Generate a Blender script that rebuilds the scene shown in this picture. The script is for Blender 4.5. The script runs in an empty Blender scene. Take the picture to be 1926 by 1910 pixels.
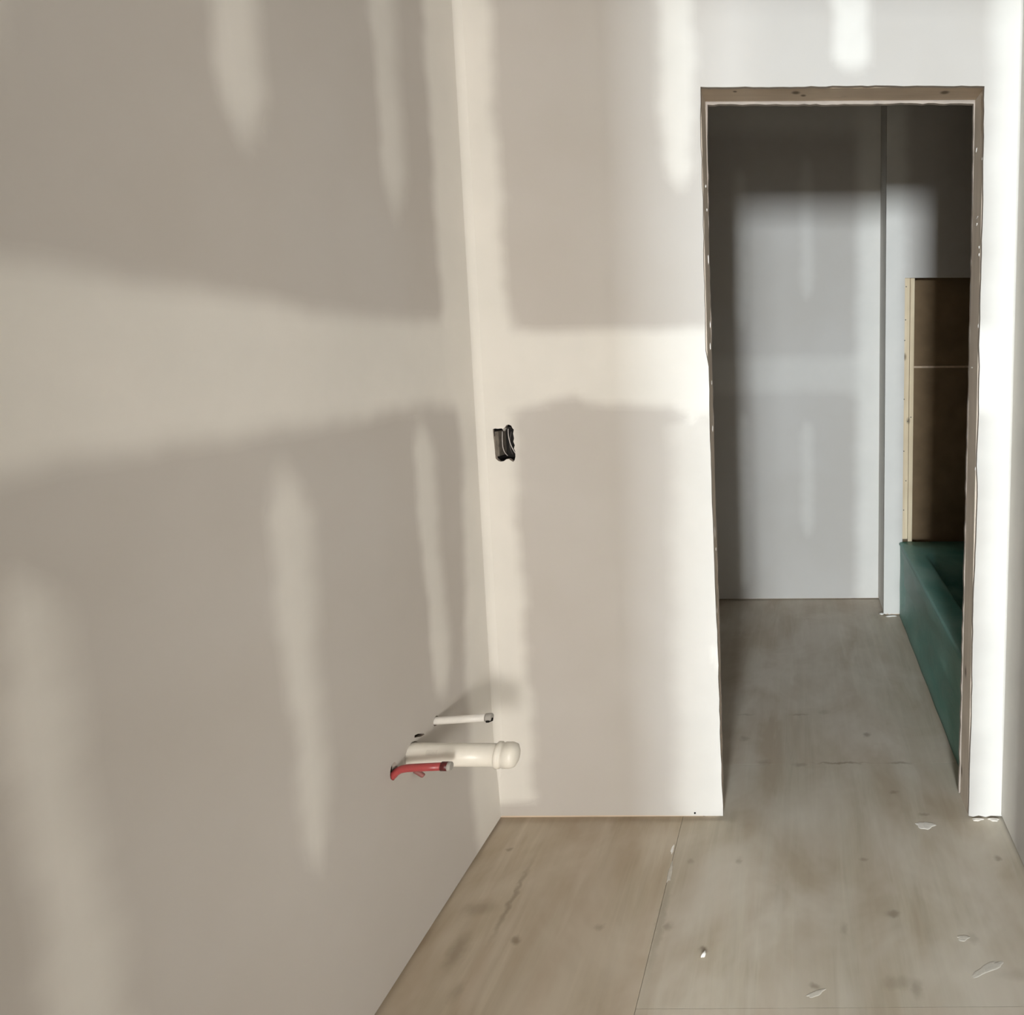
import bpy, bmesh, math, random
import numpy as np
from mathutils import Vector, Matrix, geometry

random.seed(7)
sc = bpy.context.scene
col = sc.collection

# ------------------------------------------------------------------ dimensions (metres)
XL, XR = -0.868, 0.580          # bathroom left / right wall faces
D, T = 1.787, 0.114             # door wall face and thickness
B = D + T                       # tub-room side of the door wall
F, S = 3.504, 3.274             # far wall of tub room, framed end wall over the tub
XS = 0.432                      # left face of the end-wall return
ZC = 2.74                       # ceiling
YE = -0.40                      # entry wall (bathroom side)
YR = -5.00                      # window wall of the room behind
TL, TR = -1.00, 1.272           # tub room left / right wall faces
BL, BR = -2.00, 2.60            # room behind: left / right wall faces
G = 0.0127                      # gypsum board

# ------------------------------------------------------------------ camera
cam_d = bpy.data.cameras.new('camera'); cam = bpy.data.objects.new('camera', cam_d); col.objects.link(cam)
right = Vector((0.9999786, -0.0006688, -0.0065042))
down = Vector((-0.0065385, -0.1022895, -0.9947332))
fwd = Vector((0.0, 0.9947545, -0.1022917))
m = Matrix((right, -down, -fwd)).transposed().to_4x4()
m.translation = Vector((0, 0, 1.34)); cam.matrix_world = m
cam_d.sensor_fit = 'HORIZONTAL'; cam_d.sensor_width = 36.0
cam_d.lens = 36.0 * 1245.0 / 1926.0
cam_d.shift_x = (963.0 - 1500.84) / 1926.0
cam_d.shift_y = -(955.0 - 793.02) / 1926.0
cam_d.clip_start = 0.02
sc.camera = cam

# ------------------------------------------------------------------ world, window light, exposure
w = bpy.data.worlds.new('world'); sc.world = w; w.use_nodes = True
bg = w.node_tree.nodes['Background']; bg.inputs[0].default_value = (0.62, 0.76, 1.0, 1); bg.inputs[1].default_value = 1.0
vs = sc.view_settings
vs.view_transform = 'Standard'; vs.look = 'None'; vs.gamma = 1.0; vs.use_curve_mapping = False; vs.exposure = 1.22
WIN = (-0.55, 0.20, 1.30, 2.26)   # window opening x0,x1,z0,z1 in the wall behind the camera

def area(name, loc, rot, sx, sy, power, color):
    l = bpy.data.lights.new(name, 'AREA'); l.shape = 'RECTANGLE'; l.size = sx; l.size_y = sy
    l.energy = power; l.color = color
    o = bpy.data.objects.new(name, l); col.objects.link(o); o.location = loc; o.rotation_euler = rot
    return o
area('window_rear_offscreen', ((WIN[0]+WIN[1])/2, YR - 0.06, (WIN[2]+WIN[3])/2), (math.radians(90), 0, 0), WIN[1]-WIN[0], WIN[3]-WIN[2], 275.0, (0.85, 0.935, 1.0))
WIN2 = (-3.0, -1.60, 0.40, 1.55)  # unseen window opening added for light on the left wall, y0,y1,z0,z1, right-hand wall behind
WIN3 = (1.55, 2.56, 0.60, 2.20)   # second opening in the wall behind the camera, x0,x1,z0,z1
area('window_rear_right_offscreen', ((WIN3[0]+WIN3[1])/2, YR - 0.06, (WIN3[2]+WIN3[3])/2), (math.radians(90), 0, 0), WIN3[1]-WIN3[0], WIN3[3]-WIN3[2], 150.0, (1.0, 0.96, 0.90))

# ------------------------------------------------------------------ tagging helpers
def tag(o, label=None, cat=None, group=None, kind=None):
    if label: o['label'] = label
    if cat: o['category'] = cat
    if group: o['group'] = group
    if kind: o['kind'] = kind
    return o
def struct(o, label):
    return tag(o, label, o.name.split('_')[0], None, 'structure')
def link(name, me, mat, parent=None, loc=None):
    o = bpy.data.objects.new(name, me); col.objects.link(o)
    if mat and not me.materials: me.materials.append(mat)
    if parent: o.parent = parent
    if loc: o.location = loc
    return o
def empty(name, loc):
    o = bpy.data.objects.new(name, None); col.objects.link(o); o.location = loc; o.empty_display_size = 0.05
    return o
def bm_obj(name, bm, mat, parent=None, smooth=False, loc=None):
    me = bpy.data.meshes.new(name); bm.normal_update(); bm.to_mesh(me); bm.free()
    if smooth:
        for p in me.polygons: p.use_smooth = True
    return link(name, me, mat, parent, loc)

# ------------------------------------------------------------------ materials
class NT:
    def __init__(s, name):
        s.m = bpy.data.materials.new(name); s.m.use_nodes = True; s.t = s.m.node_tree
        s.b = s.t.nodes['Principled BSDF']
    def n(s, ty, **k):
        x = s.t.nodes.new(ty)
        for a, v in k.items(): setattr(x, a, v)
        return x
    def l(s, a, b): s.t.links.new(a, b)
    def pos(s, scale=(1, 1, 1), obj=False):
        g = s.n('ShaderNodeTexCoord').outputs['Object'] if obj else s.n('ShaderNodeNewGeometry').outputs['Position']
        mp = s.n('ShaderNodeMapping'); mp.inputs['Scale'].default_value = scale; s.l(g, mp.inputs[0]); return mp.outputs[0]
    def noise(s, vec, scale, detail=3, rough=.55, dist=0):
        x = s.n('ShaderNodeTexNoise'); s.l(vec, x.inputs['Vector'])
        x.inputs['Scale'].default_value = scale; x.inputs['Detail'].default_value = detail
        x.inputs['Roughness'].default_value = rough; x.inputs['Distortion'].default_value = dist; return x.outputs['Fac']
    def rng(s, v, a, b, c, d, smooth=False):
        x = s.n('ShaderNodeMapRange'); x.interpolation_type = 'SMOOTHSTEP' if smooth else 'LINEAR'
        s.l(v, x.inputs[0])
        for i, q in enumerate((a, b, c, d)): x.inputs[i+1].default_value = q
        return x.outputs[0]
    def mix(s, f, a, b, mode='MIX'):
        x = s.n('ShaderNodeMix', data_type='RGBA', blend_type=mode)
        for sock, v in ((x.inputs[0], f), (x.inputs[6], a), (x.inputs[7], b)):
            if isinstance(v, (int, float)): sock.default_value = v
            elif isinstance(v, tuple): sock.default_value = (*v, 1) if len(v) == 3 else v
            else: s.l(v, sock)
        return x.outputs[2]
    def math(s, op, a, b=None):
        x = s.n('ShaderNodeMath', operation=op)
        for i, v in enumerate((a, b)):
            if v is None: continue
            if isinstance(v, (int, float)): x.inputs[i].default_value = v
            else: s.l(v, x.inputs[i])
        return x.outputs[0]
    def bump(s, h, strength, dist):
        x = s.n('ShaderNodeBump'); x.inputs['Strength'].default_value = strength; x.inputs['Distance'].default_value = dist
        s.l(h, x.inputs['Height']); s.l(x.outputs[0], s.b.inputs['Normal'])
    def out(s, colr, rough=.9, spec=.3):
        if isinstance(colr, tuple): s.b.inputs['Base Color'].default_value = (*colr, 1)
        else: s.l(colr, s.b.inputs['Base Color'])
        if isinstance(rough, (int, float)): s.b.inputs['Roughness'].default_value = rough
        else: s.l(rough, s.b.inputs['Roughness'])
        s.b.inputs['Specular IOR Level'].default_value = spec
        return s.m

def mat_drywall(name, paper, paper2, mud):
    t = NT(name)
    at = t.n('ShaderNodeAttribute', attribute_name='mud')
    p = t.pos()
    big = t.rng(t.noise(p, 2.2, 3), .35, .65, 0, 1)
    pc = t.mix(big, paper, paper2)
    mc = t.mix(t.rng(t.noise(p, 5.0, 3), .35, .65, 0, 1), mud, (mud[0]*.95, mud[1]*.955, mud[2]*.955))
    edge = t.math('ADD', at.outputs['Fac'], t.math('MULTIPLY', t.math('SUBTRACT', t.noise(p, 22, 4), .5), .12))
    f = t.rng(edge, .06, .94, 0, 1)
    t.bump(t.noise(p, 260, 2), .04, .001)
    return t.out(t.mix(f, pc, mc), .86, .25)
M_DRY = mat_drywall('drywall_taped', (.50, .466, .425), (.528, .498, .462), (.745, .715, .662))
M_GREY = M_DRY

def mat_plain(name, c, rough=.6, spec=.4, var=.08, scale=30, bump=0):
    t = NT(name); p = t.pos()
    v = t.rng(t.noise(p, scale, 3), .3, .7, 0, 1)
    cc = t.mix(v, tuple(x*(1-var) for x in c), tuple(min(1, x*(1+var)) for x in c))
    if bump: t.bump(t.noise(p, scale*2, 3), bump, .002)
    return t.out(cc, rough, spec)

def mat_wood(name, axis, c1=(.40, .285, .19), c2=(.55, .42, .295), knots=True, spots=()):
    t = NT(name)
    sca = [26, 26, 26]; sca[axis] = 1.6
    p = t.pos(tuple(sca))
    g = t.noise(p, 1.0, 5, .6, .6)
    c = t.mix(t.rng(g, .32, .68, 0, 1), c1, c2)
    blot = t.rng(t.noise(t.pos(), 6, 2), .4, .7, 0, .35)
    c = t.mix(blot, c, (c1[0]*.75, c1[1]*.72, c1[2]*.7))
    if knots:
        ks = [9, 9, 9]; ks[axis] = 5
        vo = t.n('ShaderNodeTexVoronoi'); t.l(t.pos(tuple(ks)), vo.inputs['Vector']); vo.inputs['Scale'].default_value = 1.0
        k = t.rng(vo.outputs['Distance'], .03, .13, 1, 0, True)
        c = t.mix(t.math('MULTIPLY', k, .8), c, (.13, .08, .045))
    for x, y, z, r in spots:
        vm = t.n('ShaderNodeVectorMath', operation='DISTANCE'); t.l(t.n('ShaderNodeNewGeometry').outputs['Position'], vm.inputs[0]); vm.inputs[1].default_value = (x, y, z)
        c = t.mix(t.rng(vm.outputs['Value'], r*.35, r*1.3, .85, 0, True), c, (.13, .085, .05))
    t.bump(g, .15, .002)
    return t.out(c, .75, .3)
M_WOOD_X = mat_wood('pine_lumber_x', 0, (.58, .46, .34), (.74, .61, .47), spots=[(0.0, 1.83, 2.026, .012), (.395, 1.835, 2.026, .013), (.02, 1.85, 2.026, .008), (-.16, 1.82, 2.026, .006)])
M_WOOD_Z = mat_wood('pine_lumber_z', 2, (.64, .55, .45), (.76, .66, .55))
M_WOOD_ZP = mat_wood('pale_pine_lumber', 2, (.66, .52, .34), (.80, .67, .47))
M_BROWN = mat_plain('brown_board_paper', (.21, .14, .078), .85, .2, .12, 9)
M_CORE = mat_plain('gypsum_core', (.43, .37, .32), .95, .1, .1, 60, .3)
M_BACKP = mat_plain('board_back_paper', (.40, .34, .29), .9, .15, .12, 12)
M_CRUMB = mat_plain('plaster_crumb', (.86, .83, .78), .95, .1, .05, 120, .3)
M_CHIP = mat_plain('dusty_plaster_chip', (.72, .67, .60), .95, .1, .08, 90, .2)
M_SMEAR = mat_plain('dried_compound', (.56, .515, .445), .95, .1, .08, 90, .2)
M_BLACK = mat_plain('black_box_plastic', (.02, .018, .016), .55, .3, .2, 60)
M_GREYP = mat_plain('dusty_grey_plastic', (.16, .14, .115), .7, .3, .25, 70)
M_WIRE = mat_plain('white_wire_sheath', (.62, .58, .55), .5, .4, .05, 80)
M_WIRE2 = mat_plain('dark_wire_sheath', (.10, .09, .085), .5, .4, .05, 80)
M_PVC = mat_plain('white_pvc', (.80, .76, .68), .35, .5, .02, 40)
M_PVCP = mat_plain('pvc_faded_print', (.73, .69, .615), .4, .5, .06, 90)
M_PEXW = mat_plain('white_pex', (.76, .73, .68), .4, .5, .03, 40)
M_PEXR = mat_plain('red_pex', (.37, .06, .06), .35, .5, .08, 60)
M_DRED = mat_plain('dark_red_ring', (.09, .012, .012), .4, .5, .1, 60)
M_PLUG = mat_plain('grey_plug', (.36, .34, .31), .55, .4, .06, 60)
M_HOLE = mat_plain('dark_bore', (.012, .011, .010), .9, .1, .1, 60)
M_FRAME = mat_plain('white_window_frame', (.8, .8, .8), .4, .5, .02, 30)

def mat_film():
    t = NT('green_protective_film'); p = t.pos()
    n1 = t.rng(t.noise(t.pos((1.0, .8, 1.6)), 4.5, 4, .55, .6), .38, .66, 0, 1)
    c = t.mix(n1, (.085, .26, .21), (.20, .37, .31))
    sp = t.rng(t.noise(p, 70, 3), .60, .74, 0, .35)
    c = t.mix(sp, c, (.17, .27, .235))
    t.bump(t.noise(t.pos((1, .7, 1.5)), 9, 4, .6, .8), .35, .01)
    return t.out(c, t.rng(n1, 0, 1, .38, .55), .4)
M_FILM = mat_film()

def mat_ply():
    t = NT('plywood_subfloor')
    g = t.noise(t.pos((34, 2.2, 5)), 1.0, 6, .62, .9)
    c = t.mix(t.rng(g, .3, .7, 0, 1), (.395, .35, .28), (.48, .432, .352))
    # figure of rotary-cut veneer
    wv = t.noise(t.pos((7, 1.4, 1)), 1.0, 3, .5, 1.5)
    c = t.mix(t.rng(wv, .40, .62, 0, .75), c, (.375, .31, .235))
    # plaster dust film
    du = t.noise(t.pos((1.3, 1.0, 1)), 2.6, 4, .6, .4)
    c = t.mix(t.rng(du, .40, .64, 0, .65), c, (.60, .56, .50))
    sw = t.noise(t.pos((12, 2.0, 1)), 1.3, 3, .5, .5)
    c = t.mix(t.rng(sw, .58, .74, 0, .35), c, (.62, .58, .52))
    # knots, dowel plugs and stains that sit at fixed spots of the boards: x, y, half-size x, half-size y, depth
    spots = [(-.222, 1.366, .012, .012, .55), (.221, 1.459, .022, .014, .5), (.205, 1.285, .045, .020, .28), (.245, 1.272, .020, .028, .4),
             (.025, 1.279, .016, .010, .5), (.523, 1.632, .012, .014, .5), (.168, 1.632, .016, .009, .42), (-.792, 1.678, .014, .010, .5),
             (-.659, 1.393, .016, .014, .6), (-.475, 1.427, .014, .012, .35), (-.315, 1.426, .018, .016, .42), (-.291, 1.63, .012, .012, .3),
             (-.164, 1.629, .010, .016, .35), (.235, 2.208, .016, .018, .55), (.285, 1.903, .018, .012, .42), (.395, 1.392, .016, .018, .3),
             (-.785, 1.482, .055, .030, .35), (-.778, 1.366, .028, .060, .42), (-.715, 1.515, .010, .150, .45), (-.333, 1.44, .014, .16, .32),
             (-.195, 2.19, .02, .02, .35), (.091, 2.359, .03, .02, .25), 
             (.13, 2.048, .10, .006, .6), (.0, 2.040, .03, .014, .4), (.33, 2.046, .05, .008, .5), (-.12, 2.055, .03, .02, .3),
             (.0, 2.343, .045, .008, .4), (-.2, 2.343, .04, .008, .3), (.36, 1.80, .02, .008, .4), (-.73, 1.27, .02, .03, .3),
             (.46, 1.30, .05, .02, .2), (.1, 1.42, .012, .02, .25), (-.05, 1.52, .02, .10, .14)]
    P = t.n('ShaderNodeNewGeometry').outputs['Position']
    wob = t.n('ShaderNodeTexNoise'); t.l(P, wob.inputs['Vector']); wob.inputs['Scale'].default_value = 45
    sub = t.n('ShaderNodeVectorMath', operation='SUBTRACT'); t.l(wob.outputs['Color'], sub.inputs[0]); sub.inputs[1].default_value = (.5, .5, .5)
    scl = t.n('ShaderNodeVectorMath', operation='SCALE'); t.l(sub.outputs[0], scl.inputs[0]); scl.inputs['Scale'].default_value = .022
    pw = t.n('ShaderNodeVectorMath', operation='ADD'); t.l(P, pw.inputs[0]); t.l(scl.outputs[0], pw.inputs[1])
    tot = None
    for x, y, a, b, d in spots:
        s1 = t.n('ShaderNodeVectorMath', operation='SUBTRACT'); t.l(pw.outputs[0], s1.inputs[0]); s1.inputs[1].default_value = (x, y, 0)
        s2 = t.n('ShaderNodeVectorMath', operation='MULTIPLY'); t.l(s1.outputs[0], s2.inputs[0]); s2.inputs[1].default_value = (1/a, 1/b, 0)
        s3 = t.n('ShaderNodeVectorMath', operation='LENGTH'); t.l(s2.outputs[0], s3.inputs[0])
        v = t.rng(s3.outputs['Value'], .15, 1.15, d, 0, True)
        tot = v if tot is None else t.math('MAXIMUM', tot, v)
    c = t.mix(tot, c, (.17, .13, .09))
    c = t.mix(1.0, c, t.n('ShaderNodeObjectInfo').outputs['Color'], 'MULTIPLY')
    t.bump(g, .12, .002)
    return t.out(c, t.rng(du, .35, .7, .42, .62), .35)
M_PLY = mat_ply()
M_SUB = mat_plain('joist_dark', (.12, .09, .065), .9, .2)
M_CEIL = mat_drywall('ceiling_board', (.60, .575, .54), (.62, .60, .57), (.78, .76, .73))

# ------------------------------------------------------------------ joint compound masks
def sstep(a, b, x):
    t = np.clip((x - a) / (b - a), 0, 1); return t*t*(3 - 2*t)
def wob(x, ph, amp):
    return amp*(np.sin(x*17+ph) + .6*np.sin(x*41+ph*2.3) + .35*np.sin(x*97+ph*3.1))
def vstrip(vs_, lo, hi, soft, end, amp=1.0, wa=.003, ph=0.0):
    """vertical band: between lo(v) and hi(v), for v in [vs_[0], vs_[-1]]"""
    if isinstance(soft, (int, float)): soft = (soft, soft)
    soft = (soft[0]*1.5, soft[1]*1.5)
    def fn(u, v):
        l = np.interp(v, vs_, lo) + wob(v, ph, wa); h = np.interp(v, vs_, hi) + wob(v, ph+1.7, wa)
        c = (u - l) / np.maximum(h - l, 1e-3)
        bow = end*.35*np.clip(np.abs(c-.5)*2, 0, 1)**2
        mm = sstep(l-soft[0], l+soft[0], u) * (1 - sstep(h-soft[1], h+soft[1], u))
        mm *= sstep(vs_[0]-end*.3+bow, vs_[0]+end*.7+bow, v) * (1 - sstep(vs_[-1]-end*.7-bow, vs_[-1]+end*.3-bow, v))
        return amp*mm
    fn.box = (min(lo)-.04-soft[0], max(hi)+.04+soft[1], vs_[0]-end, vs_[-1]+end)
    return fn
def hstrip(us, lo, hi, soft, amp=1.0, wa=.003, ph=0.0):
    soft = (soft[0]*1.5, soft[1]*1.6)
    def fn(u, v):
        l = np.interp(u, us, lo) + wob(u, ph, wa); h = np.interp(u, us, hi) + wob(u, ph+2.1, wa*.6)
        return amp * sstep(l-soft[0], l+soft[0], v) * (1 - sstep(h-soft[1], h+soft[1], v))
    fn.box = (us[0], us[-1], min(lo)-.03-soft[0], max(hi)+.03+soft[1])
    return fn
def total(bands):
    def fn(u, v):
        r = np.zeros_like(u)
        for b in bands: r = 1 - (1-r)*(1-b(u, v))
        return r
    return fn

# ------------------------------------------------------------------ sheets of board with real cut-outs
def inside(poly, u, v):
    r = np.zeros(u.shape, bool); n = len(poly)
    for i in range(n):
        x1, y1 = poly[i]; x2, y2 = poly[(i+1) % n]
        if y1 == y2: continue
        c = ((y1 > v) != (y2 > v)) & (u < (x2-x1)*(v-y1)/(y2-y1)+x1)
        r ^= c
    return r
def densify(poly, step, jag=0.0):
    out = []
    for i in range(len(poly)):
        a, b = poly[i], poly[(i+1) % len(poly)]
        L = math.dist(a, b); n = max(1, int(L/step))
        nx, ny = (-(b[1]-a[1])/L, (b[0]-a[0])/L) if L else (0, 0)
        for k in range(n):
            t = k/n; j = random.uniform(-jag, jag) if (k and jag) else 0
            out.append((a[0]+(b[0]-a[0])*t+nx*j, a[1]+(b[1]-a[1])*t+ny*j))
    return out
def sheet(name, outline, holes, place, step, mat, mud=None, thick=G, parent=None, core=None):
    """outline and holes in (u, v); place(u, v, w) -> xyz with w growing into the wall"""
    loops = [outline] + holes
    pts = []; edges = []
    for lp in loops:
        b = len(pts); pts += lp; edges += [(b+i, b+(i+1) % len(lp)) for i in range(len(lp))]
    A = np.array(outline)
    gu = np.arange(A[:, 0].min()+step*.7, A[:, 0].max()-step*.3, step); gv = np.arange(A[:, 1].min()+step*.7, A[:, 1].max()-step*.3, step)
    U, V = [q.ravel() for q in np.meshgrid(gu, gv)]
    ok = inside(outline, U, V)
    for h in holes: ok &= ~inside(h, U, V)
    U, V = U[ok], V[ok]
    bp = np.array(pts); keep = np.ones(len(U), bool)
    for p in bp: keep &= ((U-p[0])**2 + (V-p[1])**2) > (step*.35)**2
    pts = pts + list(zip(U[keep].tolist(), V[keep].tolist()))
    r = geometry.delaunay_2d_cdt([Vector(p) for p in pts], edges, [], 0, 1e-7)
    P = np.array([(p[0], p[1]) for p in r[0]]); tri = np.array([f for f in r[2] if len(f) == 3])
    cen = P[tri].mean(1); ok = inside(outline, cen[:, 0], cen[:, 1])
    for h in holes: ok &= ~inside(h, cen[:, 0], cen[:, 1])
    tri = tri[ok]; n = len(P)
    front = [place(u, v, 0) for u, v in P]; back = [place(u, v, thick) for u, v in P]
    a, b, c = (Vector(front[i]) for i in tri[0])
    into = Vector(place(*P[tri[0][0]], 1)) - Vector(place(*P[tri[0][0]], 0))
    if (b-a).cross(c-a).dot(into) > 0: tri = tri[:, ::-1]
    cnt = {}
    for f in tri:
        for i in range(3):
            e = (int(f[i]), int(f[(i+1) % 3])); cnt[e] = 1
    rim = [e for e in cnt if (e[1], e[0]) not in cnt]
    faces = [tuple(map(int, f)) for f in tri] + [tuple(int(i)+n for i in f[::-1]) for f in tri]
    nf = len(faces); faces += [(b_, a_, a_+n, b_+n) for a_, b_ in rim]
    me = bpy.data.meshes.new(name); me.from_pydata(front+back, [], faces)
    at = me.attributes.new('mud', 'FLOAT', 'POINT')
    mv = mud(P[:, 0], P[:, 1]) if mud else np.zeros(n)
    at.data.foreach_set('value', np.concatenate([mv, mv]).astype(np.float32))
    me.materials.append(mat); me.materials.append(core or M_CORE); me.materials.append(M_BACKP)
    mi = np.zeros(len(faces), np.int32); mi[nf:] = 1; mi[nf//2:nf] = 2
    me.polygons.foreach_set('material_index', mi); me.update()
    return link(name, me, None, parent)
def plates(name, bands, tot, place, mat, parent, holes, lim, step=.014):
    """each band of joint compound as its own thin feathered skin, proud of the board"""
    for i, b in enumerate(bands):
        u0, u1, v0, v1 = b.box
        u0, u1, v0, v1 = max(u0, lim[0]), min(u1, lim[1]), max(v0, lim[2]), min(v1, lim[3])
        nu, nv = max(2, int((u1-u0)/step)), max(2, int((v1-v0)/step))
        U, V = np.meshgrid(np.linspace(u0, u1, nu+1), np.linspace(v0, v1, nv+1))
        Mb = b(U, V); Mt = tot(U, V)
        H = Mb*(.0009 + .00012*i) - .00022
        ok = np.ones((nv, nu), bool)
        mx = np.maximum.reduce([Mb[:-1, :-1], Mb[1:, :-1], Mb[:-1, 1:], Mb[1:, 1:]]); ok &= mx > .12
        for h in holes:
            inn = inside(h, U, V)
            ok &= ~(inn[:-1, :-1] | inn[1:, :-1] | inn[:-1, 1:] | inn[1:, 1:])
        idx = np.arange((nu+1)*(nv+1)).reshape(nv+1, nu+1)
        fs = np.stack([idx[:-1, :-1], idx[:-1, 1:], idx[1:, 1:], idx[1:, :-1]], -1)[ok]
        if len(fs) == 0: continue
        used = np.unique(fs); re = -np.ones(idx.size, int); re[used] = np.arange(len(used))
        vv = [place(u, v, -h) for u, v, h in zip(U.ravel()[used], V.ravel()[used], H.ravel()[used])]
        ff = re[fs]
        a, bb, c = (Vector(vv[k]) for k in ff[0][:3])
        into = Vector(place(0, 0, 1)) - Vector(place(0, 0, 0))
        if (bb-a).cross(c-a).dot(into) > 0: ff = ff[:, ::-1]
        me = bpy.data.meshes.new(name); me.from_pydata(vv, [], [tuple(map(int, f)) for f in ff])
        at = me.attributes.new('mud', 'FLOAT', 'POINT'); at.data.foreach_set('value', Mt.ravel()[used].astype(np.float32))
        for p in me.polygons: p.use_smooth = True
        link(name, me, mat, parent)
def box_bm(x0, x1, y0, y1, z0, z1, bev=0.0, bm=None):
    bm = bm or bmesh.new()
    r = bmesh.ops.create_cube(bm, size=1.0)
    for v in r['verts']:
        v.co = ((x0+x1)/2+v.co.x*(x1-x0), (y0+y1)/2+v.co.y*(y1-y0), (z0+z1)/2+v.co.z*(z1-z0))
    if bev: bmesh.ops.bevel(bm, geom=[e for e in bm.edges], offset=bev, segments=1, affect='EDGES')
    return bm
def rect(u0, u1, v0, v1): return [(u0, v0), (u1, v0), (u1, v1), (u0, v1)]
def circ(u, v, r, n=20, ry=None, jag=0.0):
    return [(u+math.cos(a)*(r+random.uniform(-jag, jag)), v+math.sin(a)*((ry or r)+random.uniform(-jag, jag))) for a in [2*math.pi*i/n for i in range(n)]]

# ================================================================== FLOOR
floor = bm_obj('floor', box_bm(BL-.15, BR+.15, YR-.12, F+.13, -.12, -.0185), M_SUB)
struct(floor, 'bare plywood subfloor with knots, stains and plaster dust')
g = .0005
seams = [(XL-.012, -.342, YE-.1, 2.045), (-.342, .94, 1.231, 2.045), (-.342, .94, YE-.1, 1.231), (TL-.02, TR+.02, 2.045, F+.012),
         (TL-.02, XL-.012, B-.02, 2.045), (.94, TR+.02, B-.02, 2.045),
         (BL, -.85, YR, YE-.1), (-.85, .37, YR, YE-.1), (.37, BR, YR, YE-.1)]
tints = [(1.10, 1.045, .965, 1), (1.05, 1.025, .975, 1), (1.05, 1.01, .96, 1), (1.05, 1.01, .96, 1)]
for k, (x0, x1, y0, y1) in enumerate(seams):
    ps = bm_obj('plywood_sheet', box_bm(x0+g, x1-g, y0+g, y1-g, -.0185, 0.0), M_PLY, floor)
    ps.color = tints[k] if k < 4 else (1, 1, 1, 1)

# ================================================================== LEFT WALL
pl = lambda u, v, w_: (XL - w_, u, v)
LB = [vstrip([1.66, 2.5], [1.045, 1.035], [1.125, 1.135], (.016, .024), .12, .85, .004, .3),
      vstrip([1.62, 2.5], [1.435, 1.43], [1.515, 1.525], (.014, .03), .16, .75, .004, 1.1),
      vstrip([.40, 1.17], [1.085, 1.055], [1.135, 1.155], (.018, .028), .12, .80, .005, 2.2),
      vstrip([.50, 1.20], [1.505, 1.475], [1.580, 1.555], (.012, .024), .10, .80, .004, .9),
      vstrip([.34, 1.12], [.690, .688], [.775, .745], (.02, .028), .10, .78, .005, 1.9),
      vstrip([1.64, 2.5], [.68, .68], [.76, .76], (.02, .024), .10, .8, .004, 2.9),
      hstrip([YE, .7, 1.0, 1.2, 1.42, 1.62, D], [1.215, 1.212, 1.222, 1.212, 1.225, 1.218, 1.2], [1.462, 1.452, 1.436, 1.425, 1.415, 1.428, 1.43], (.022, .02), .92, .004, .5),
      vstrip([-.1, .10, .5, .95, 1.10, 1.43, 2.9], [1.665, 1.645, 1.645, 1.685, 1.695, 1.635, 1.632], [D+.1]*7, (.018, .018), .05, .95, .004, 1.4)]
LT = total(LB)
LH = [circ(1.398, .4525, .0275, 24, jag=.001), circ(1.498, .4735, .0115, 14, jag=.0006), circ(1.331, .457, .0135, 14, .019, .0008),
      [(1.411, .4895), (1.424, .4855), (1.446, .4735), (1.449, .4685), (1.436, .4715), (1.420, .4795), (1.410, .4845)],
      circ(1.403, .4105, .006, 10)]
wl = sheet('wall_left', densify(rect(YE, D, .009, ZC), .04, .0), LH, pl, .022, M_DRY, LT)
struct(wl, 'taped grey-beige drywall wall with plumbing stub-outs')
plates('joint_compound', LB, LT, pl, M_DRY, wl, LH, (YE, D, .012, ZC))
bm_obj('sheathing', box_bm(XL-.125, XL-.113, YE-.1, B, -.018, ZC), M_BROWN, wl)
bm_obj('bottom_plate', box_bm(XL-.102, XL-G, YE-.1, B, 0, .038), M_WOOD_X, wl)
for y in (.31, .70, 1.095, 1.52): bm_obj('stud', box_bm(XL-.102, XL-G, y-.019, y+.019, .038, ZC), M_WOOD_Z, wl)

# ================================================================== DOOR WALL
pb = lambda u, v, w_: (u, D + w_, v)
doorL = [(-.246, 2.026), (-.2485, 1.912), (-.246, 1.71), (-.247, 1.489), (-.247, 1.349), (-.2395, 1.306), (-.240, 1.177), (-.238, 1.001), (-.235, .762), (-.230, .5), (-.228, .231), (-.224, .011)]
doorR = [(.487, 2.023), (.4885, 1.867), (.490, 1.705), (.489, 1.568), (.489, 1.429), (.4875, 1.358), (.4905, 1.300), (.4905, 1.143), (.488, 1.030), (.4915, .98), (.4910, .847), (.487, .619), (.489, .306), (.486, .011)]
def jagline(pts, step, j):
    out = [pts[0]]
    for a, b in zip(pts, pts[1:]):
        n = max(1, int(math.dist(a, b)/step))
        for k in range(1, n+1):
            t = k/n; jj = j if k < n else 0
            out.append((a[0]+(b[0]-a[0])*t+random.uniform(-jj, jj), a[1]+(b[1]-a[1])*t+random.uniform(-jj, jj)))
    return out
head = jagline([doorL[0], (-.05, 2.0245), (.15, 2.026), (.35, 2.025), doorR[0]], .018, .0011)
openF = jagline(doorL[::-1], .03, .0011) + head[1:] + jagline(doorR, .03, .0009)[1:]
bot = .0125
outline = [(XL-.012, .0155), (-.70, .0150), (-.5, .0145), (-.40, .0135), (-.30, .0120)] + [(-.224, .0105)] + openF[1:-1] + [(.486, .006), (.50, .003), (.515, .007), (.535, .002), (.55, .006), (XR+.012, .004), (XR+.012, ZC), (.3, ZC), (0, ZC), (-.4, ZC), (XL-.012, ZC)]
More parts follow.
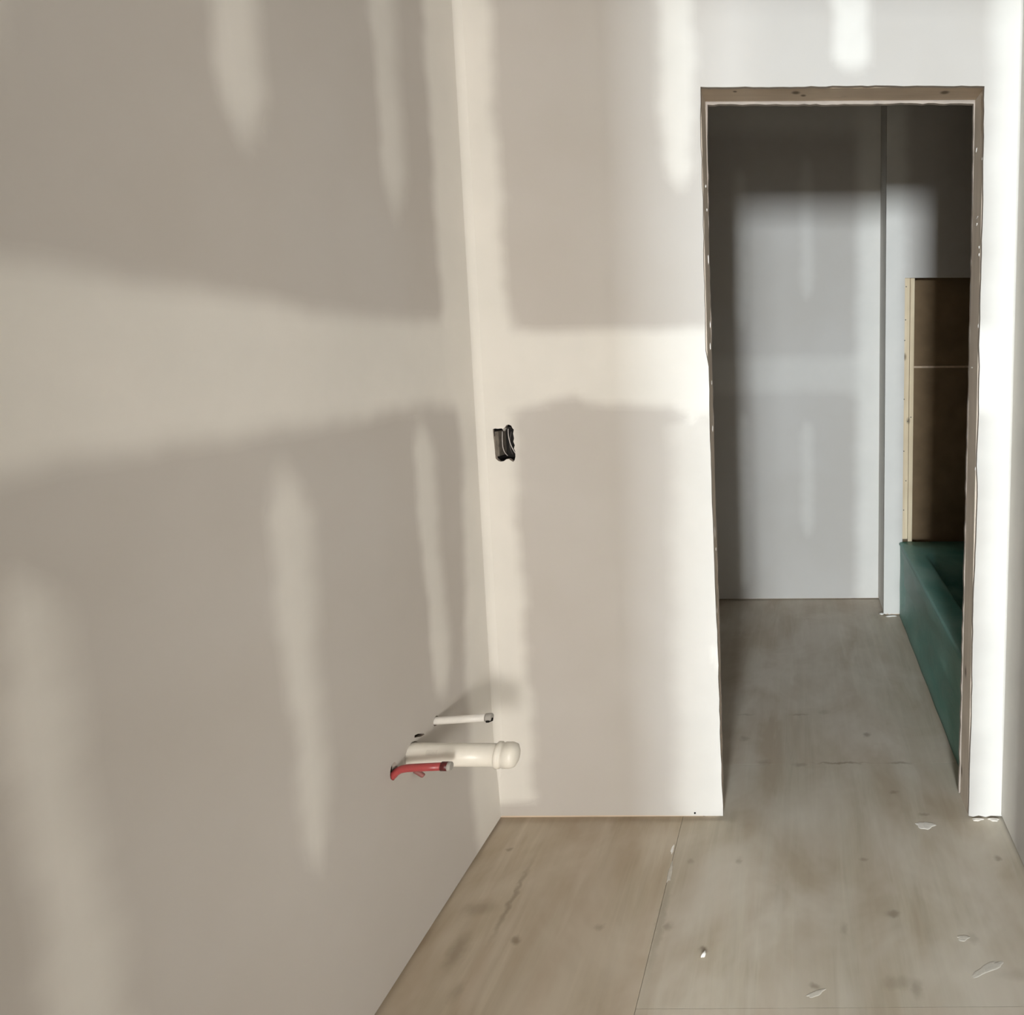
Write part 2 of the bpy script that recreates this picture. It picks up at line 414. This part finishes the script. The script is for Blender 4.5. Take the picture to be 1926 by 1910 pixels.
BH = [[(-.829, 1.1405), (-.824, 1.1425), (-.815, 1.1415), (-.806, 1.1425), (-.801, 1.141), (-.7965, 1.1445), (-.792, 1.151), (-.786, 1.153), (-.779, 1.150), (-.7755, 1.143), (-.772, 1.139), (-.7745, 1.128), (-.7725, 1.115), (-.775, 1.106), (-.7715, 1.096), (-.7745, 1.087), (-.771, 1.079), (-.7715, 1.064), (-.774, 1.055), (-.7775, 1.0505), (-.784, 1.0535), (-.790, 1.0585), (-.797, 1.0575), (-.803, 1.0525), (-.812, 1.0510), (-.819, 1.0535), (-.8255, 1.0595), (-.8265, 1.075), (-.827, 1.10), (-.8285, 1.12)]]
BB = [vstrip([.045, .06, .3, .9, 1.06, 1.45, 2.9], [XL-.2]*7, [-.762, -.762, -.765, -.772, -.772, -.773, -.787], (.02, .018), .03, .95, .005, .7),
      hstrip([XL-.012, -.764, -.68, -.604, -.52, -.433, -.35, -.29, -.22], [1.2, 1.188, 1.21, 1.228, 1.205, 1.203, 1.192, 1.165, 1.18], [1.43, 1.41, 1.406, 1.405, 1.408, 1.405, 1.408, 1.412, 1.412], (.016, .016), .95, .003, 1.2),
      vstrip([1.76, 2.6], [-.345, -.36], [-.270, -.252], (.018, .018), .10, .9, .004, 2.4),
      vstrip([.0, .2, .7, 1.17], [-.355, -.355, -.35, -.345], [-.20, -.20, -.20, -.20], (.03, .02), .03, .55, .005, 3.3),
      vstrip([1.15, 1.185], [-.30, -.302], [-.274, -.272], .005, .012, .8, .001, 1.0),
      vstrip([.46, .53], [-.240, -.256], [-.2, -.2], .005, .02, .8, .001, 1.6),
      vstrip([2.055, 2.6], [.095, .088], [.188, .195], (.016, .016), .06, .9, .004, 2.7),
      vstrip([-.1, 2.9], [.515, .505], [XR+.2, XR+.2], (.03, .02), .02, .95, .004, 5.0)]
BT = total(BB)
wb = sheet('wall_back', densify(outline, .05), BH, pb, .022, M_DRY, BT)
struct(wb, 'taped drywall wall with an uncased rough door opening')
doorpoly = openF + [(.486, -.1), (-.224, -.1)]
plates('joint_compound', BB, BT, pb, M_DRY, wb, BH + [doorpoly], (XL, XR, .014, ZC))
# board on the tub-room side of the same wall, its edge lipping into the opening
backL = [(-.2415, 2.018), (-.243, 1.96), (-.2455, 1.733), (-.2435, 1.379), (-.2425, .98), (-.2375, .611), (-.236, .43), (-.235, .005)]
backR = [(.486, 2.016), (.4875, 1.943), (.4885, 1.8), (.4890, 1.656), (.4890, 1.494), (.4885, 1.284), (.4870, .975), (.4850, .491), (.483, .07), (.482, .005)]
openB = jagline(backL[::-1], .03, .0012) + jagline([backL[0], (-.1, 2.0185), (.1, 2.0165), (.3, 2.0185), backR[0]], .015, .0016)[1:] + jagline(backR, .03, .0014)[1:]
outl = [(TL-.012, .005)] + openB + [(TR+.012, .005), (TR+.012, ZC), (TL-.012, ZC)]
sheet('board_far_side', densify(outl, .06), [], lambda u, v, w_: (u, B - w_, v), .06, M_GREY, None, G, wb)
def stud_mesh(x0b, x1b, x0t, x1t, y0, y1, z0, z1, bev=.0015):
    bm = bmesh.new()
    q = [bm.verts.new(p) for p in ((x0b, y0, z0), (x1b, y0, z0), (x1b, y1, z0), (x0b, y1, z0), (x0t, y0, z1), (x1t, y0, z1), (x1t, y1, z1), (x0t, y1, z1))]
    for f in ((3, 2, 1, 0), (4, 5, 6, 7), (0, 1, 5, 4), (1, 2, 6, 5), (2, 3, 7, 6), (3, 0, 4, 7)): bm.faces.new([q[i] for i in f])
    bmesh.ops.bevel(bm, geom=list(bm.edges), offset=bev, segments=1, affect='EDGES'); return bm
y0, y1 = D+G, B-G
jl = bm_obj('jack_stud', stud_mesh(-.280, -.2365, -.288, -.2475, y0, y1, 0, 2.026), M_WOOD_Z, wb)
jr = bm_obj('jack_stud', stud_mesh(.4865, .528, .4895, .530, y0, y1, 0, 2.026), M_WOOD_Z, wb)
hd = bm_obj('header', box_bm(-.33, .57, y0, y1, 2.026, 2.064, .0015), M_WOOD_X, wb)
bm_obj('header', box_bm(-.33, .57, y0, y1, 2.0645, 2.25, .0015), M_WOOD_X, wb)
bm_obj('bottom_plate', box_bm(XL-.1, -.282, y0, y1, 0, .038, .0015), M_WOOD_X, wb)
bm_obj('bottom_plate', box_bm(.53, TR, y0, y1, 0, .038, .0015), M_WOOD_X, wb)
bm_obj('top_plate', box_bm(XL-.1, TR, y0, y1, ZC-.06, ZC, .0015), M_WOOD_X, wb)
def fleck(parent, loc, sx, sy, sz, mat=M_CRUMB, rot=0):
    bm = bmesh.new(); bmesh.ops.create_icosphere(bm, subdivisions=1, radius=1)
    R_ = Matrix.Rotation(rot, 3, 'X')
    for v in bm.verts:
        c = v.co*random.uniform(.75, 1.2); v.co = R_ @ Vector((c.x*sx, c.y*sy, c.z*sz)) + Vector(loc)
    return bm_obj('plaster_fleck', bm, mat, parent)
for y, z, s_, r_ in ((1.86, 1.885, .008, .6), (1.80, 1.845, .006, .1), (1.838, 1.703, .012, 1.4), (1.84, 1.685, .007, 1.0), (1.812, 1.62, .005, 0), (1.81, 1.60, .005, .3), (1.86, 1.297, .011, 1.5), (1.81, .19, .010, .3), (1.895, .012, .010, 0), (1.803, 1.41, .006, 0), (1.802, 1.02, .006, .2)):
    fleck(jr, (.4885, y, z), .0016, .0025, s_, rot=r_)
for y, z, s_ in ((1.85, 1.73, .005), (1.855, 1.60, .014), (1.86, 1.42, .010), (1.85, 1.36, .012), (1.86, 1.26, .008), (1.855, 1.13, .010), (1.85, .83, .018), (1.86, .78, .006), (1.855, .60, .010), (1.84, 1.79, .004)):
    fleck(jl, (-.2455 + .0105*(2.03-z)/2.03, y, z), .0016, .0022, s_)
for z_, x_ in ((.0205, -.305),):
    bm = bmesh.new(); bmesh.ops.create_cone(bm, cap_ends=True, segments=12, radius1=.0032, radius2=.0025, depth=.002, matrix=Matrix.Translation((x_, D-.0008, z_)) @ Matrix.Rotation(math.pi/2, 4, 'X'))
    tag(bm_obj('drywall_screw', bm, M_HOLE, wb), 'black screw head near the floor')

def cove(cx, cy, sx, sy, r, parent, mat, z0=.013):
    # joint compound tooled into an inside corner: concave strip
    bm = bmesh.new(); cols = []
    r0 = r
    for z in np.linspace(z0, ZC, 60):
        r = r0*(.12+.88*float(sstep(.0, .30, z)))
        cols.append([bm.verts.new((cx+sx*(r-r*math.sin(a)), cy+sy*(r-r*math.cos(a)), z)) for a in [math.pi/2*k/8 for k in range(9)]])
    for a, b in zip(cols, cols[1:]):
        for k in range(8): bm.faces.new((a[k], a[k+1], b[k+1], b[k]))
    if sx*sy > 0: bmesh.ops.reverse_faces(bm, faces=bm.faces)
    o = bm_obj('corner_compound', bm, mat, parent, True)
    at = o.data.attributes.new('mud', 'FLOAT', 'POINT'); at.data.foreach_set('value', np.full(len(o.data.vertices), .95, np.float32))
cove(XL-.001, D+.001, 1, -1, .030, wb, M_DRY)
cove(XR+.001, D+.001, -1, -1, .014, wb, M_DRY)

# ================================================================== RIGHT WALL
pr = lambda u, v, w_: (XR + w_, u, v)
RB = [vstrip([-.1, 2.9], [D-.12, D-.12], [D+.1, D+.1], (.02, .02), .02, .9, .004, .2), hstrip([YE, D], [1.2, 1.2], [1.42, 1.42], (.02, .02), .9)]
wr = sheet('wall_right', densify(rect(YE, D, .010, ZC), .08), [], pr, .035, M_DRY, total(RB))
struct(wr, 'taped drywall wall in the corner beside the door opening')
plates('joint_compound', RB, total(RB), pr, M_DRY, wr, [], (YE, D, .012, ZC), .025)
bm_obj('sheathing', box_bm(XR+.102, XR+.114, YE-.1, D+.002, -.018, ZC), M_BROWN, wr)

# ================================================================== TUB ROOM SHELL
pf = lambda u, v, w_: (u, F + w_, v)
FB = [hstrip([TL, -.3, 0, .2, XS], [1.13, 1.128, 1.135, 1.13, 1.13], [1.33, 1.325, 1.33, 1.326, 1.33], (.03, .03), .38, .003, .4),
      hstrip([TL, -.2, .1, XS], [2.46, 2.46, 2.45, 2.45], [2.9]*4, (.05, .02), .6, .004, .9),
      vstrip([1.60, 2.36], [.02, .02], [.085, .085], .025, .10, .42, .003, 1.0),
      vstrip([.33, 1.00], [.015, .015], [.085, .085], .025, .10, .40, .003, 1.8),
      vstrip([.05, 1.05], [-.33, -.325], [-.27, -.265], .02, .10, .5, .003, 2.8),
      vstrip([1.45, 2.3], [-.33, -.325], [-.26, -.255], .02, .10, .5, .003, 2.2),
      vstrip([-.1, 2.9], [.315, .315], [XS+.1, XS+.1], .035, .02, .95, .003, 3.6)]
FT = total(FB)
wf = sheet('wall_tub_room_far', densify(rect(TL, XS, .006, ZC), .06), [], pf, .03, M_GREY, FT)
struct(wf, 'grey taped drywall wall at the far end of the tub room')
plates('joint_compound', FB, FT, pf, M_GREY, wf, [], (TL, XS, .008, ZC), .02)
# return beside the tub and the framed end wall
RT = lambda u, v: np.full_like(u, .95)  # full compound coat where both corner tapes meet, kept pale to brighten the return
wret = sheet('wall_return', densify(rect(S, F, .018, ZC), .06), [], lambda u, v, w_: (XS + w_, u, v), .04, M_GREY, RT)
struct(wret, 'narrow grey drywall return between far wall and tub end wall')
pe = lambda u, v, w_: (u, S + w_, v)
EB = [vstrip([-.1, 2.9], [XS-.1, XS-.1], [.525, .525], (.02, .03), .02, .95, .003, .6)]
ET = total(EB)
jb = [(XS, .010), (.445, .006), (.452, .011), (.462, .004), (.472, .009), (.485, .007), (.50, .008), (.525, .008)]
eo = jb + [(.525, .45), (.524, .8), (.526, 1.2), (.525, 1.702), (.8, 1.702), (TR+.012, 1.702), (TR+.012, ZC), (XS, ZC)]
we = sheet('wall_tub_end', densify(eo, .05), [], pe, .03, M_GREY, ET)
struct(we, 'white drywall end wall over the tub with open stud framing')
plates('joint_compound', EB, ET, pe, M_GREY, we, [], (XS, .525, .012, ZC), .02)
sy0, sy1 = S+G, S+G+.089
bm_obj('stud', box_bm(.512, .5505, S+.001, sy1, .40, 1.7015, .001), M_WOOD_ZP, we)
bm_obj('stud', box_bm(.512, .5505, sy0, sy1, 1.703, ZC, .001), M_WOOD_ZP, we)
bm_obj('stud', box_bm(.5532, .5745, S+.006, sy1, .385, 1.7015, .001), M_WOOD_ZP, we)
bm_obj('stud', box_bm(.512, .5735, sy0, sy1, 0, .384, .001), M_WOOD_ZP, we)
for x in (.96, 1.22): bm_obj('stud', box_bm(x, x+.038, sy0, sy1, .0, ZC, .001), M_WOOD_ZP, we)
bm_obj('board_back', box_bm(.574, TR+.012, sy1, sy1+G, 0, 1.262), M_BROWN, we)
bm_obj('board_back', box_bm(.574, TR+.012, sy1, sy1+G, 1.272, ZC), M_BROWN, we)
bm_obj('board_edge_tape', box_bm(.574, TR+.012, sy1-.003, sy1+G, 1.262, 1.272), mat_plain('pale_board_edge', (.60, .46, .33), .9, .1, .1, 60), we)
for z, x, y in ((1.66, .532, S), (1.50, .530, S), (1.40, .527, S), (1.11, .527, S), (1.0, .545, S), (.85, .528, S), (1.02, .562, S+.003), (.70, .54, S), (.55, .53, S)):
    bm = bmesh.new(); bmesh.ops.create_cone(bm, cap_ends=True, segments=8, radius1=.0032, radius2=.0028, depth=.003, matrix=Matrix.Translation((x, y, z)) @ Matrix.Rotation(math.pi/2, 4, 'X'))
    bm_obj('screw_head', bm, M_GREYP, we)
bm_obj('bottom_plate', box_bm(TL-.05, XS+.02, F+G, F+.102, 0, .038), M_WOOD_X, wf)
bm_obj('bottom_plate', box_bm(XS+G, .512, S+G, F, 0, .038), M_WOOD_X, wret)
bm_obj('sheathing', box_bm(TL-.05, TR+.12, F+.102, F+.115, -.018, ZC), M_BROWN, wf)
# hidden sides that close the tub room
def plainwall(name, label, outl, place, mat=M_GREY, mud=None):
    return struct(sheet(name, densify(outl, .2), [], place, .12, mat, mud), label)
plainwall('wall_tub_room_left', 'grey drywall side wall of the tub room', rect(B, F, .0, ZC), lambda u, v, w_: (TL - w_, u, v))
wts = plainwall('wall_tub_side', 'drywall above the tub along its long side', rect(B, S, 1.70, ZC), lambda u, v, w_: (TR + w_, u, v))
for y in (1.93, 2.33, 2.74, 3.14): bm_obj('stud', box_bm(TR+G, TR+.102, y, y+.038, 0, ZC, .001), M_WOOD_ZP, wts)
bm_obj('board_back', box_bm(TR+.102, TR+.115, B-.02, F+.02, -.01, ZC), M_BROWN, wts)

# ================================================================== ENTRY WALL, ROOM BEHIND, CEILING
ed = [(-.285, .0), (-.285, 2.20), (.505, 2.20), (.505, .0)]
eol = [(BL, .01), (-.285, .01), (-.285, 2.20), (.505, 2.20), (.505, .01), (BR, .01), (BR, ZC), (BL, ZC)]
wen = sheet('wall_entry', densify(eol, .2), [], lambda u, v, w_: (u, YE - w_, v), .12, M_DRY)
struct(wen, 'drywall wall with the entry opening to the bathroom')
sheet('board_far_side', densify(eol, .2), [], lambda u, v, w_: (u, YE - T + w_, v), .12, M_DRY, None, G, wen)
for x0, x1 in ((-.323, -.286), (.506, .543)): bm_obj('jack_stud', box_bm(x0, x1, YE-T+G, YE-G, 0, 2.20, .001), M_WOOD_Z, wen)
bm_obj('header', box_bm(-.323, .543, YE-T+G, YE-G, 2.201, 2.24, .001), M_WOOD_X, wen)
plainwall('wall_bedroom_left', 'drywall side wall of the room behind', rect(YR, YE-T, .01, ZC), lambda u, v, w_: (BL - w_, u, v), M_DRY)
wbr = sheet('wall_bedroom_right', densify(rect(YR, YE-T, .01, ZC), .2), [densify(rect(*WIN2), .2)], lambda u, v, w_: (BR + w_, u, v), .12, M_DRY)
struct(wbr, 'drywall side wall of the room behind with an added wide window')
bm = bmesh.new(); wx0, wx1, wz0, wz1 = WIN3
for a in ((wx0, wx0+.03, wz0, wz1), (wx1-.03, wx1, wz0, wz1), (wx0, wx1, wz0, wz0+.03), (wx0, wx1, wz1-.03, wz1)):
    box_bm(a[0], a[1], YR-.05, YR+.01, a[2], a[3], 0, bm)
struct(bm_obj('window_3', bm, M_FRAME), 'tall white window frame beside the narrow one')
bm = bmesh.new(); wy0, wy1, wz0, wz1 = WIN2
for a in ((wy0, wy0+.03, wz0, wz1), (wy1-.03, wy1, wz0, wz1), (wy0, wy1, wz0, wz0+.03), (wy0, wy1, wz1-.03, wz1)):
    box_bm(BR-.01, BR+.05, a[0], a[1], a[2], a[3], 0, bm)
struct(bm_obj('window_added_side', bm, M_FRAME), 'wide white frame of an unseen added window in the side wall')
wrr = sheet('wall_rear', densify(rect(BL, BR, .01, ZC), .2), [densify(rect(*WIN), .2), densify(rect(*WIN3), .2)], lambda u, v, w_: (u, YR - w_, v), .12, M_DRY)
struct(wrr, 'drywall wall with the daylight window')
bm = bmesh.new(); wx0, wx1, wz0, wz1 = WIN
for a in ((wx0, wx0+.03, wz0, wz1), (wx1-.03, wx1, wz0, wz1), (wx0, wx1, wz0, wz0+.03), (wx0, wx1, wz1-.03, wz1)):
    box_bm(a[0], a[1], YR-.05, YR+.01, a[2], a[3], 0, bm)
struct(bm_obj('window_1', bm, M_FRAME), 'white window frame letting daylight in')
ce = bm_obj('ceiling', box_bm(BL-.15, BR+.15, YR-.12, B-.05, ZC, ZC+.02), M_CEIL)
struct(ce, 'bare drywall ceiling')
c2 = bm_obj('ceiling_tub_room', box_bm(TL-.15, TR+.15, B-.05, F+.13, ZC+.24, ZC+.26), M_BROWN)  # unseen joist ceiling with dark deck, added to cut bounce light in tub room
struct(c2, 'unseen open joists and deck added to darken the tub room')
for k in range(8): bm_obj('joist', box_bm(TL-.1, TR+.1, B-.02+k*.23, B+.018+k*.23, ZC, ZC+.24), M_WOOD_X, c2)
for x0, x1 in ((TL-.15, TL-.11), (TR+.11, TR+.15)): bm_obj('added_rim_joist', box_bm(x0, x1, B-.05, F+.13, ZC, ZC+.24), M_WOOD_X, c2)
for y in (B-.06, F+.11): bm_obj('added_rim_joist', box_bm(TL-.15, TR+.15, y, y+.02, ZC, ZC+.24), M_WOOD_X, c2)

# ================================================================== BATHTUB
def rrect(x0, x1, y0, y1, r, n=6):
    out = []
    for cx, cy, a0 in ((x1-r, y1-r, 0), (x0+r, y1-r, 90), (x0+r, y0+r, 180), (x1-r, y0+r, 270)):
        for k in range(n+1):
            a = math.radians(a0+90*k/n); out.append((cx+r*math.cos(a), cy+r*math.sin(a)))
    return out
tx0, tx1, ty0, ty1, tz = .506, 1.268, B+.003, S-.002, .388
tub = empty('bathtub', ((tx0+tx1)/2, (ty0+ty1)/2, 0)); tag(tub, 'alcove bathtub wrapped in dark green protective film under bare studs', 'bathtub')
o_ = Vector(tub.location)
rings = []
for ins, z in ((.012, .20), (.012, tz-.022), (.004, tz-.016), (.0, tz-.009), (.003, tz-.002), (.010, tz)):
    rings.append([(x, y, z) for x, y in rrect(tx0+ins, tx1-ins*.3, ty0+ins*.3, ty1-ins*.3, .016)])
ix0, ix1, iy0, iy1 = tx0+.096, tx1-.075, ty0+.14, ty1-.185
for ins, z, r in ((-.012, tz, .09), (0, tz-.003, .085), (.010, tz-.014, .08), (.022, tz-.06, .08), (.045, .16, .09), (.075, .085, .10), (.12, .062, .10)):
    rings.append([(x, y, z) for x, y in rrect(ix0+ins, ix1-ins, iy0+ins*1.2, iy1-ins*2.0, r)])
bm = bmesh.new(); prev = None
for rg in rings:
    vv = [bm.verts.new(Vector(p)-o_) for p in rg]
    if prev:
        for i in range(len(vv)): bm.faces.new((prev[i], prev[(i+1) % len(vv)], vv[(i+1) % len(vv)], vv[i]))
    prev = vv
bm.faces.new(prev); bmesh.ops.recalc_face_normals(bm, faces=bm.faces)
shell = bm_obj('tub_shell', bm, M_FILM, tub, True)
# apron: panel with a raised border and a slight toe-in
bm = bmesh.new(); ny, nz = 60, 24; gr = []
for j in range(nz+1):
    row = []
    z = (tz-.018)*j/nz
    for i in range(ny+1):
        y = ty0+.002 + (ty1-ty0-.004)*i/ny
        e = min((y-ty0)/.09, (ty1-y)/.09, z/.07, (tz-.018-z)/.06); e = max(0, min(1, e-.5))
        x = tx0 + .008 + .007*(e*e*(3-2*e)) + .012*(1-j/nz)**2*0 + .0018*math.sin(y*23+z*31) * (.4+e)
        row.append(bm.verts.new(Vector((x, y, z))-o_))
    gr.append(row)
for j in range(nz):
    for i in range(ny): bm.faces.new((gr[j][i], gr[j+1][i], gr[j+1][i+1], gr[j][i+1]))
r = bmesh.ops.extrude_face_region(bm, geom=list(bm.faces))
for v in r['geom']:
    if isinstance(v, bmesh.types.BMVert): v.co.x = .03 + tx0 - o_.x
bmesh.ops.recalc_face_normals(bm, faces=bm.faces)
bm_obj('apron', bm, M_FILM, tub, True)

# ================================================================== ELECTRICAL BOX
eb = empty('electrical_box', (-.800, D+.006, 1.098)); tag(eb, 'black single-gang outlet box with loose wires set in the drywall', 'outlet box')
bx, bz, dp, th = .0285, .0455, .068, .0022
bm = bmesh.new()
box_bm(-bx-th, -bx, 0, dp, -bz-th, bz+th, 0, bm); box_bm(bx, bx+th, 0, dp, -bz-th, bz+th, 0, bm)
box_bm(-bx, bx, 0, dp, bz, bz+th, 0, bm); box_bm(-bx, bx, 0, dp, -bz-th, -bz, 0, bm); box_bm(-bx-th, bx+th, dp, dp+th, -bz-th, bz+th, 0, bm)
bm_obj('box_shell', bm, M_BLACK, eb)
bm_obj('side_bracket', box_bm(-bx, -bx+.010, .002, .05, -bz+.012, bz-.010, .001), M_GREYP, eb)
bm = bmesh.new(); q = [bm.verts.new(p) for p in ((-.009, .001, bz), (.004, .001, bz), (-.002, .001, bz-.010), (-.009, .010, bz), (.004, .010, bz), (-.002, .010, bz-.010))]
for f in ((0, 2, 1), (3, 4, 5), (0, 1, 4, 3), (1, 2, 5, 4), (2, 0, 3, 5)): bm.faces.new([q[i] for i in f])
bm_obj('screw_tab', bm, M_PLUG, eb)
def tube(path, r, mat, name, parent=None, n=14, caps=True, bore=0):
    pts = [Vector(p) for p in path]; bm = bmesh.new(); prev = None; ringsv = []
    up = None
    for i, p in enumerate(pts):
        d = (pts[min(i+1, len(pts)-1)]-pts[max(i-1, 0)]).normalized()
        if up is None: up = d.orthogonal().normalized()
        up = (up - d*up.dot(d)).normalized(); sd = d.cross(up)
        rr = r[i] if isinstance(r, (list, tuple)) else r
        ringsv.append([bm.verts.new(p + (up*math.cos(2*math.pi*k/n)+sd*math.sin(2*math.pi*k/n))*rr) for k in range(n)])
    for a, b in zip(ringsv, ringsv[1:]):
        for k in range(n): bm.faces.new((a[k], a[(k+1) % n], b[(k+1) % n], b[k]))
    if caps: bm.faces.new(ringsv[0][::-1]); bm.faces.new(ringsv[-1])
    bmesh.ops.recalc_face_normals(bm, faces=bm.faces)
    o = bm_obj(name, bm, mat, parent)
    for p in o.data.polygons: p.use_smooth = len(p.vertices) == 4
    return o
def bez(a, b, c, d, n=14):
    a, b, c, d = map(Vector, (a, b, c, d))
    return [a*(1-t)**3+b*3*t*(1-t)**2+c*3*t*t*(1-t)+d*t**3 for t in [i/n for i in range(n+1)]]
tube(bez((-.0125, .014, .034), (-.0125, .010, .0), (-.016, .012, -.02), (-.008, .03, -.036)), .0011, M_WIRE, 'wire', eb, 8)
tube(bez((.003, .016, .041), (.004, .008, .010), (.013, .008, -.012), (.022, .020, -.034)), .0012, M_WIRE, 'wire', eb, 8)
tube(bez((-.001, .045, .03), (-.003, .03, .0), (-.002, .03, -.016), (.0, .045, -.034)), .0018, M_WIRE2, 'wire', eb, 8)

# ================================================================== PLUMBING STUB-OUTS ON THE LEFT WALL
def pipe_axis(p0, p1):
    p0, p1 = Vector(p0), Vector(p1); return p0, (p1-p0)
# drain
t = empty('drain_pipe', (XL, 1.398, .4525)); tag(t, 'fat white plastic drain pipe with a domed cap jutting from the wall', 'pipe')
dr = lambda k: (k, .055*k, -.050*k)
tube([dr(-.06), dr(.0), dr(.09), dr(.19)], .0240, M_PVC, 'pipe', t, 28)
cap_path = [dr(x) for x in (.184, .1855, .193, .1945, .200, .2015, .216, .226, .231, .233)]
tube(cap_path, [.0265, .0285, .0285, .0260, .0260, .0278, .0278, .0245, .015, .004], M_PVC, 'end_cap', t, 28)
bm = bmesh.new(); va = []
for i in range(7):
    k = .040+.024*i/6; c = Vector(dr(k)); row = []
    for j in range(4):
        a = math.radians(28+9*j); row.append(bm.verts.new(c + Vector((0, -math.cos(a), math.sin(a)))*.02425))
    va.append(row)
for i in range(6):
    for j in range(3): bm.faces.new((va[i][j], va[i+1][j], va[i+1][j+1], va[i][j+1]))
bm_obj('faded_print', bm, M_PVCP, t, True)
# white supply
t = empty('supply_pipe', (XL, 1.498, .4735)); tag(t, 'thin white plastic supply pipe with a grey plugged end', 'pipe')
tube([(-.05, 0, -.002), (0, 0, 0), (.06, .001, .003), (.122, .002, .0065)], .0088, M_PEXW, 'pipe', t, 18)
e = Vector((.122, .002, .0065))
pg = tube([e+Vector((-.004, 0, 0)), e+Vector((.0, 0, .0)), e+Vector((.010, 0, .0006)), e+Vector((.012, 0, .0006))], [.0092, .0096, .0094, .0078], M_PLUG, 'end_plug', t, 18)
tube([e+Vector((.0002, -.0065, -.0055)), e+Vector((.0045, -.0066, -.0053)), e+Vector((.0132, -.002, -.0030)), e+Vector((.0137, -.002, -.0030))], [.0036, .0040, .0042, .003], M_HOLE, 'bore', pg, 10)
# red supply with a turned-down start
t = empty('supply_pipe', (XL, 1.331, .457)); tag(t, 'red plastic supply pipe bent down at the wall with a grey plug', 'pipe')
path = [Vector(p) for p in ((-.035, -.001, -.028), (-.012, -.001, -.019), (-.003, 0, -.010), (.006, 0, -.001), (.016, 0, .0045), (.030, 0, .0070), (.06, 0, .0085), (.108, 0, .0105))]
tube(path, .0080, M_PEXR, 'pipe', t, 18)
e = path[-1]
rg = tube([e+Vector((-.006, 0, 0)), e+Vector((-.0055, 0, 0)), e+Vector((.008, 0, 0)), e+Vector((.0085, 0, 0))], [.0082, .0094, .0094, .0082], M_DRED, 'crimp_ring', t, 18)
tube([e+Vector((.006, 0, 0)), e+Vector((.010, 0, .0)), e+Vector((.0145, 0, .0)), e+Vector((.016, 0, 0))], [.0086, .0094, .0092, .0075], M_PLUG, 'end_plug', t, 18)
# short red tail below the drain
t = tube([(XL-.02, 1.403, .421), (XL, 1.403, .4105), (XL+.010, 1.404, .403), (XL+.017, 1.405, .397), (XL+.0185, 1.405, .3955)], [.0045, .0048, .0052, .0050, .0036], mat_plain('dull_red_plastic', (.26, .10, .09), .5, .4, .15, 80), 'pipe_stub', None, 12)
tag(t, 'short dull red pipe stub poking out below the white drain', 'pipe')

# ================================================================== CRUMBS AND SMEARS ON THE FLOOR
def lump(name, label, cat, loc, sx, sy, sz, rot=0, mat=M_CRUMB, group=None):
    ph = random.uniform(0, 6)
    if sz < .003:                       # thin flake: irregular outline, feathered rim
        bm = bmesh.new(); n = 26; rows = []
        for q, h in ((1.0, 0.0), (.93, .55), (.75, .9), (.4, 1.0)):
            row = []
            for i in range(n):
                a = 2*math.pi*i/n; k = 1+.14*math.sin(3*a+ph)+.10*math.sin(5*a+2*ph)+.06*math.sin(9*a+3*ph)
                row.append(bm.verts.new((math.cos(a)*sx*k*q, math.sin(a)*sy*k*q, sz*h)))
            rows.append(row)
        for a, b in zip(rows, rows[1:]):
            for i in range(n): bm.faces.new((a[i], a[(i+1) % n], b[(i+1) % n], b[i]))
        bm.faces.new(rows[-1]); bm.faces.new(rows[0][::-1])
        o = bm_obj(name, bm, mat, None, False, (loc[0], loc[1], 0)); o.rotation_euler.z = rot
        return tag(o, label, cat, group)
    bm = bmesh.new(); bmesh.ops.create_icosphere(bm, subdivisions=2, radius=1)
    for v in bm.verts:
        a = math.atan2(v.co.y, v.co.x); k = 1+.16*math.sin(3*a+ph)+.10*math.sin(5*a+2*ph)+random.uniform(-.05, .05)
        v.co = Vector((v.co.x*sx*k, v.co.y*sy*k, max(-.25, v.co.z)*sz*(1+random.uniform(-.15, .15))))
    o = bm_obj(name, bm, mat, None, True, (loc[0], loc[1], sz*.2)); o.rotation_euler.z = rot
    return tag(o, label, cat, group)
lump('plaster_chip', 'pale flat plaster chip on the floor in front of the doorway', 'debris', (.355, 1.757), .026, .015, .0011, 0, M_CHIP)
lump('plaster_lump', 'white plaster crumble in the corner foot of the narrow wall strip', 'debris', (.556, 1.778), .015, .007, .0029, -.1, M_CHIP)
lump('compound_smear', 'long pale smear of dried compound on the open floor', 'debris', (.407, 1.316), .042, .009, .0007, .42, M_SMEAR)
lump('plaster_chip', 'tiny bright white plaster chip beside a dark knot', 'debris', (-.219, 1.354), .0045, .009, .004, -.35)
lump('compound_smear', 'short white dab of compound on the floor seam near the wall', 'debris', (-.349, 1.672), .0035, .016, .0015, .0, M_CRUMB)
lump('compound_smear', 'longer white dab of compound on the floor seam', 'debris', (-.340, 1.592), .0055, .034, .0016, .02, M_SMEAR)
lump('plaster_chip', 'small dull plaster scrap near the right-hand wall', 'debris', (.372, 1.392), .014, .008, .0008, .2, M_SMEAR)
lump('compound_smear', 'faint pale smear beside a knot at mid floor', 'debris', (.03, 1.262), .020, .006, .0006, .4, M_SMEAR)
lump('plaster_lump', 'white plaster crumble at the door edge foot of the narrow wall strip', 'debris', (.510, 1.779), .016, .006, .0028, .1, M_CHIP)
lump('plaster_chip', 'white plaster crumb at the foot of the end-wall return', 'debris', (.425, 3.290), .012, .009, .006)
lump('plaster_chip', 'grey-white scrap below the end wall beside the tub', 'debris', (.468, 3.262), .030, .008, .004, .1)
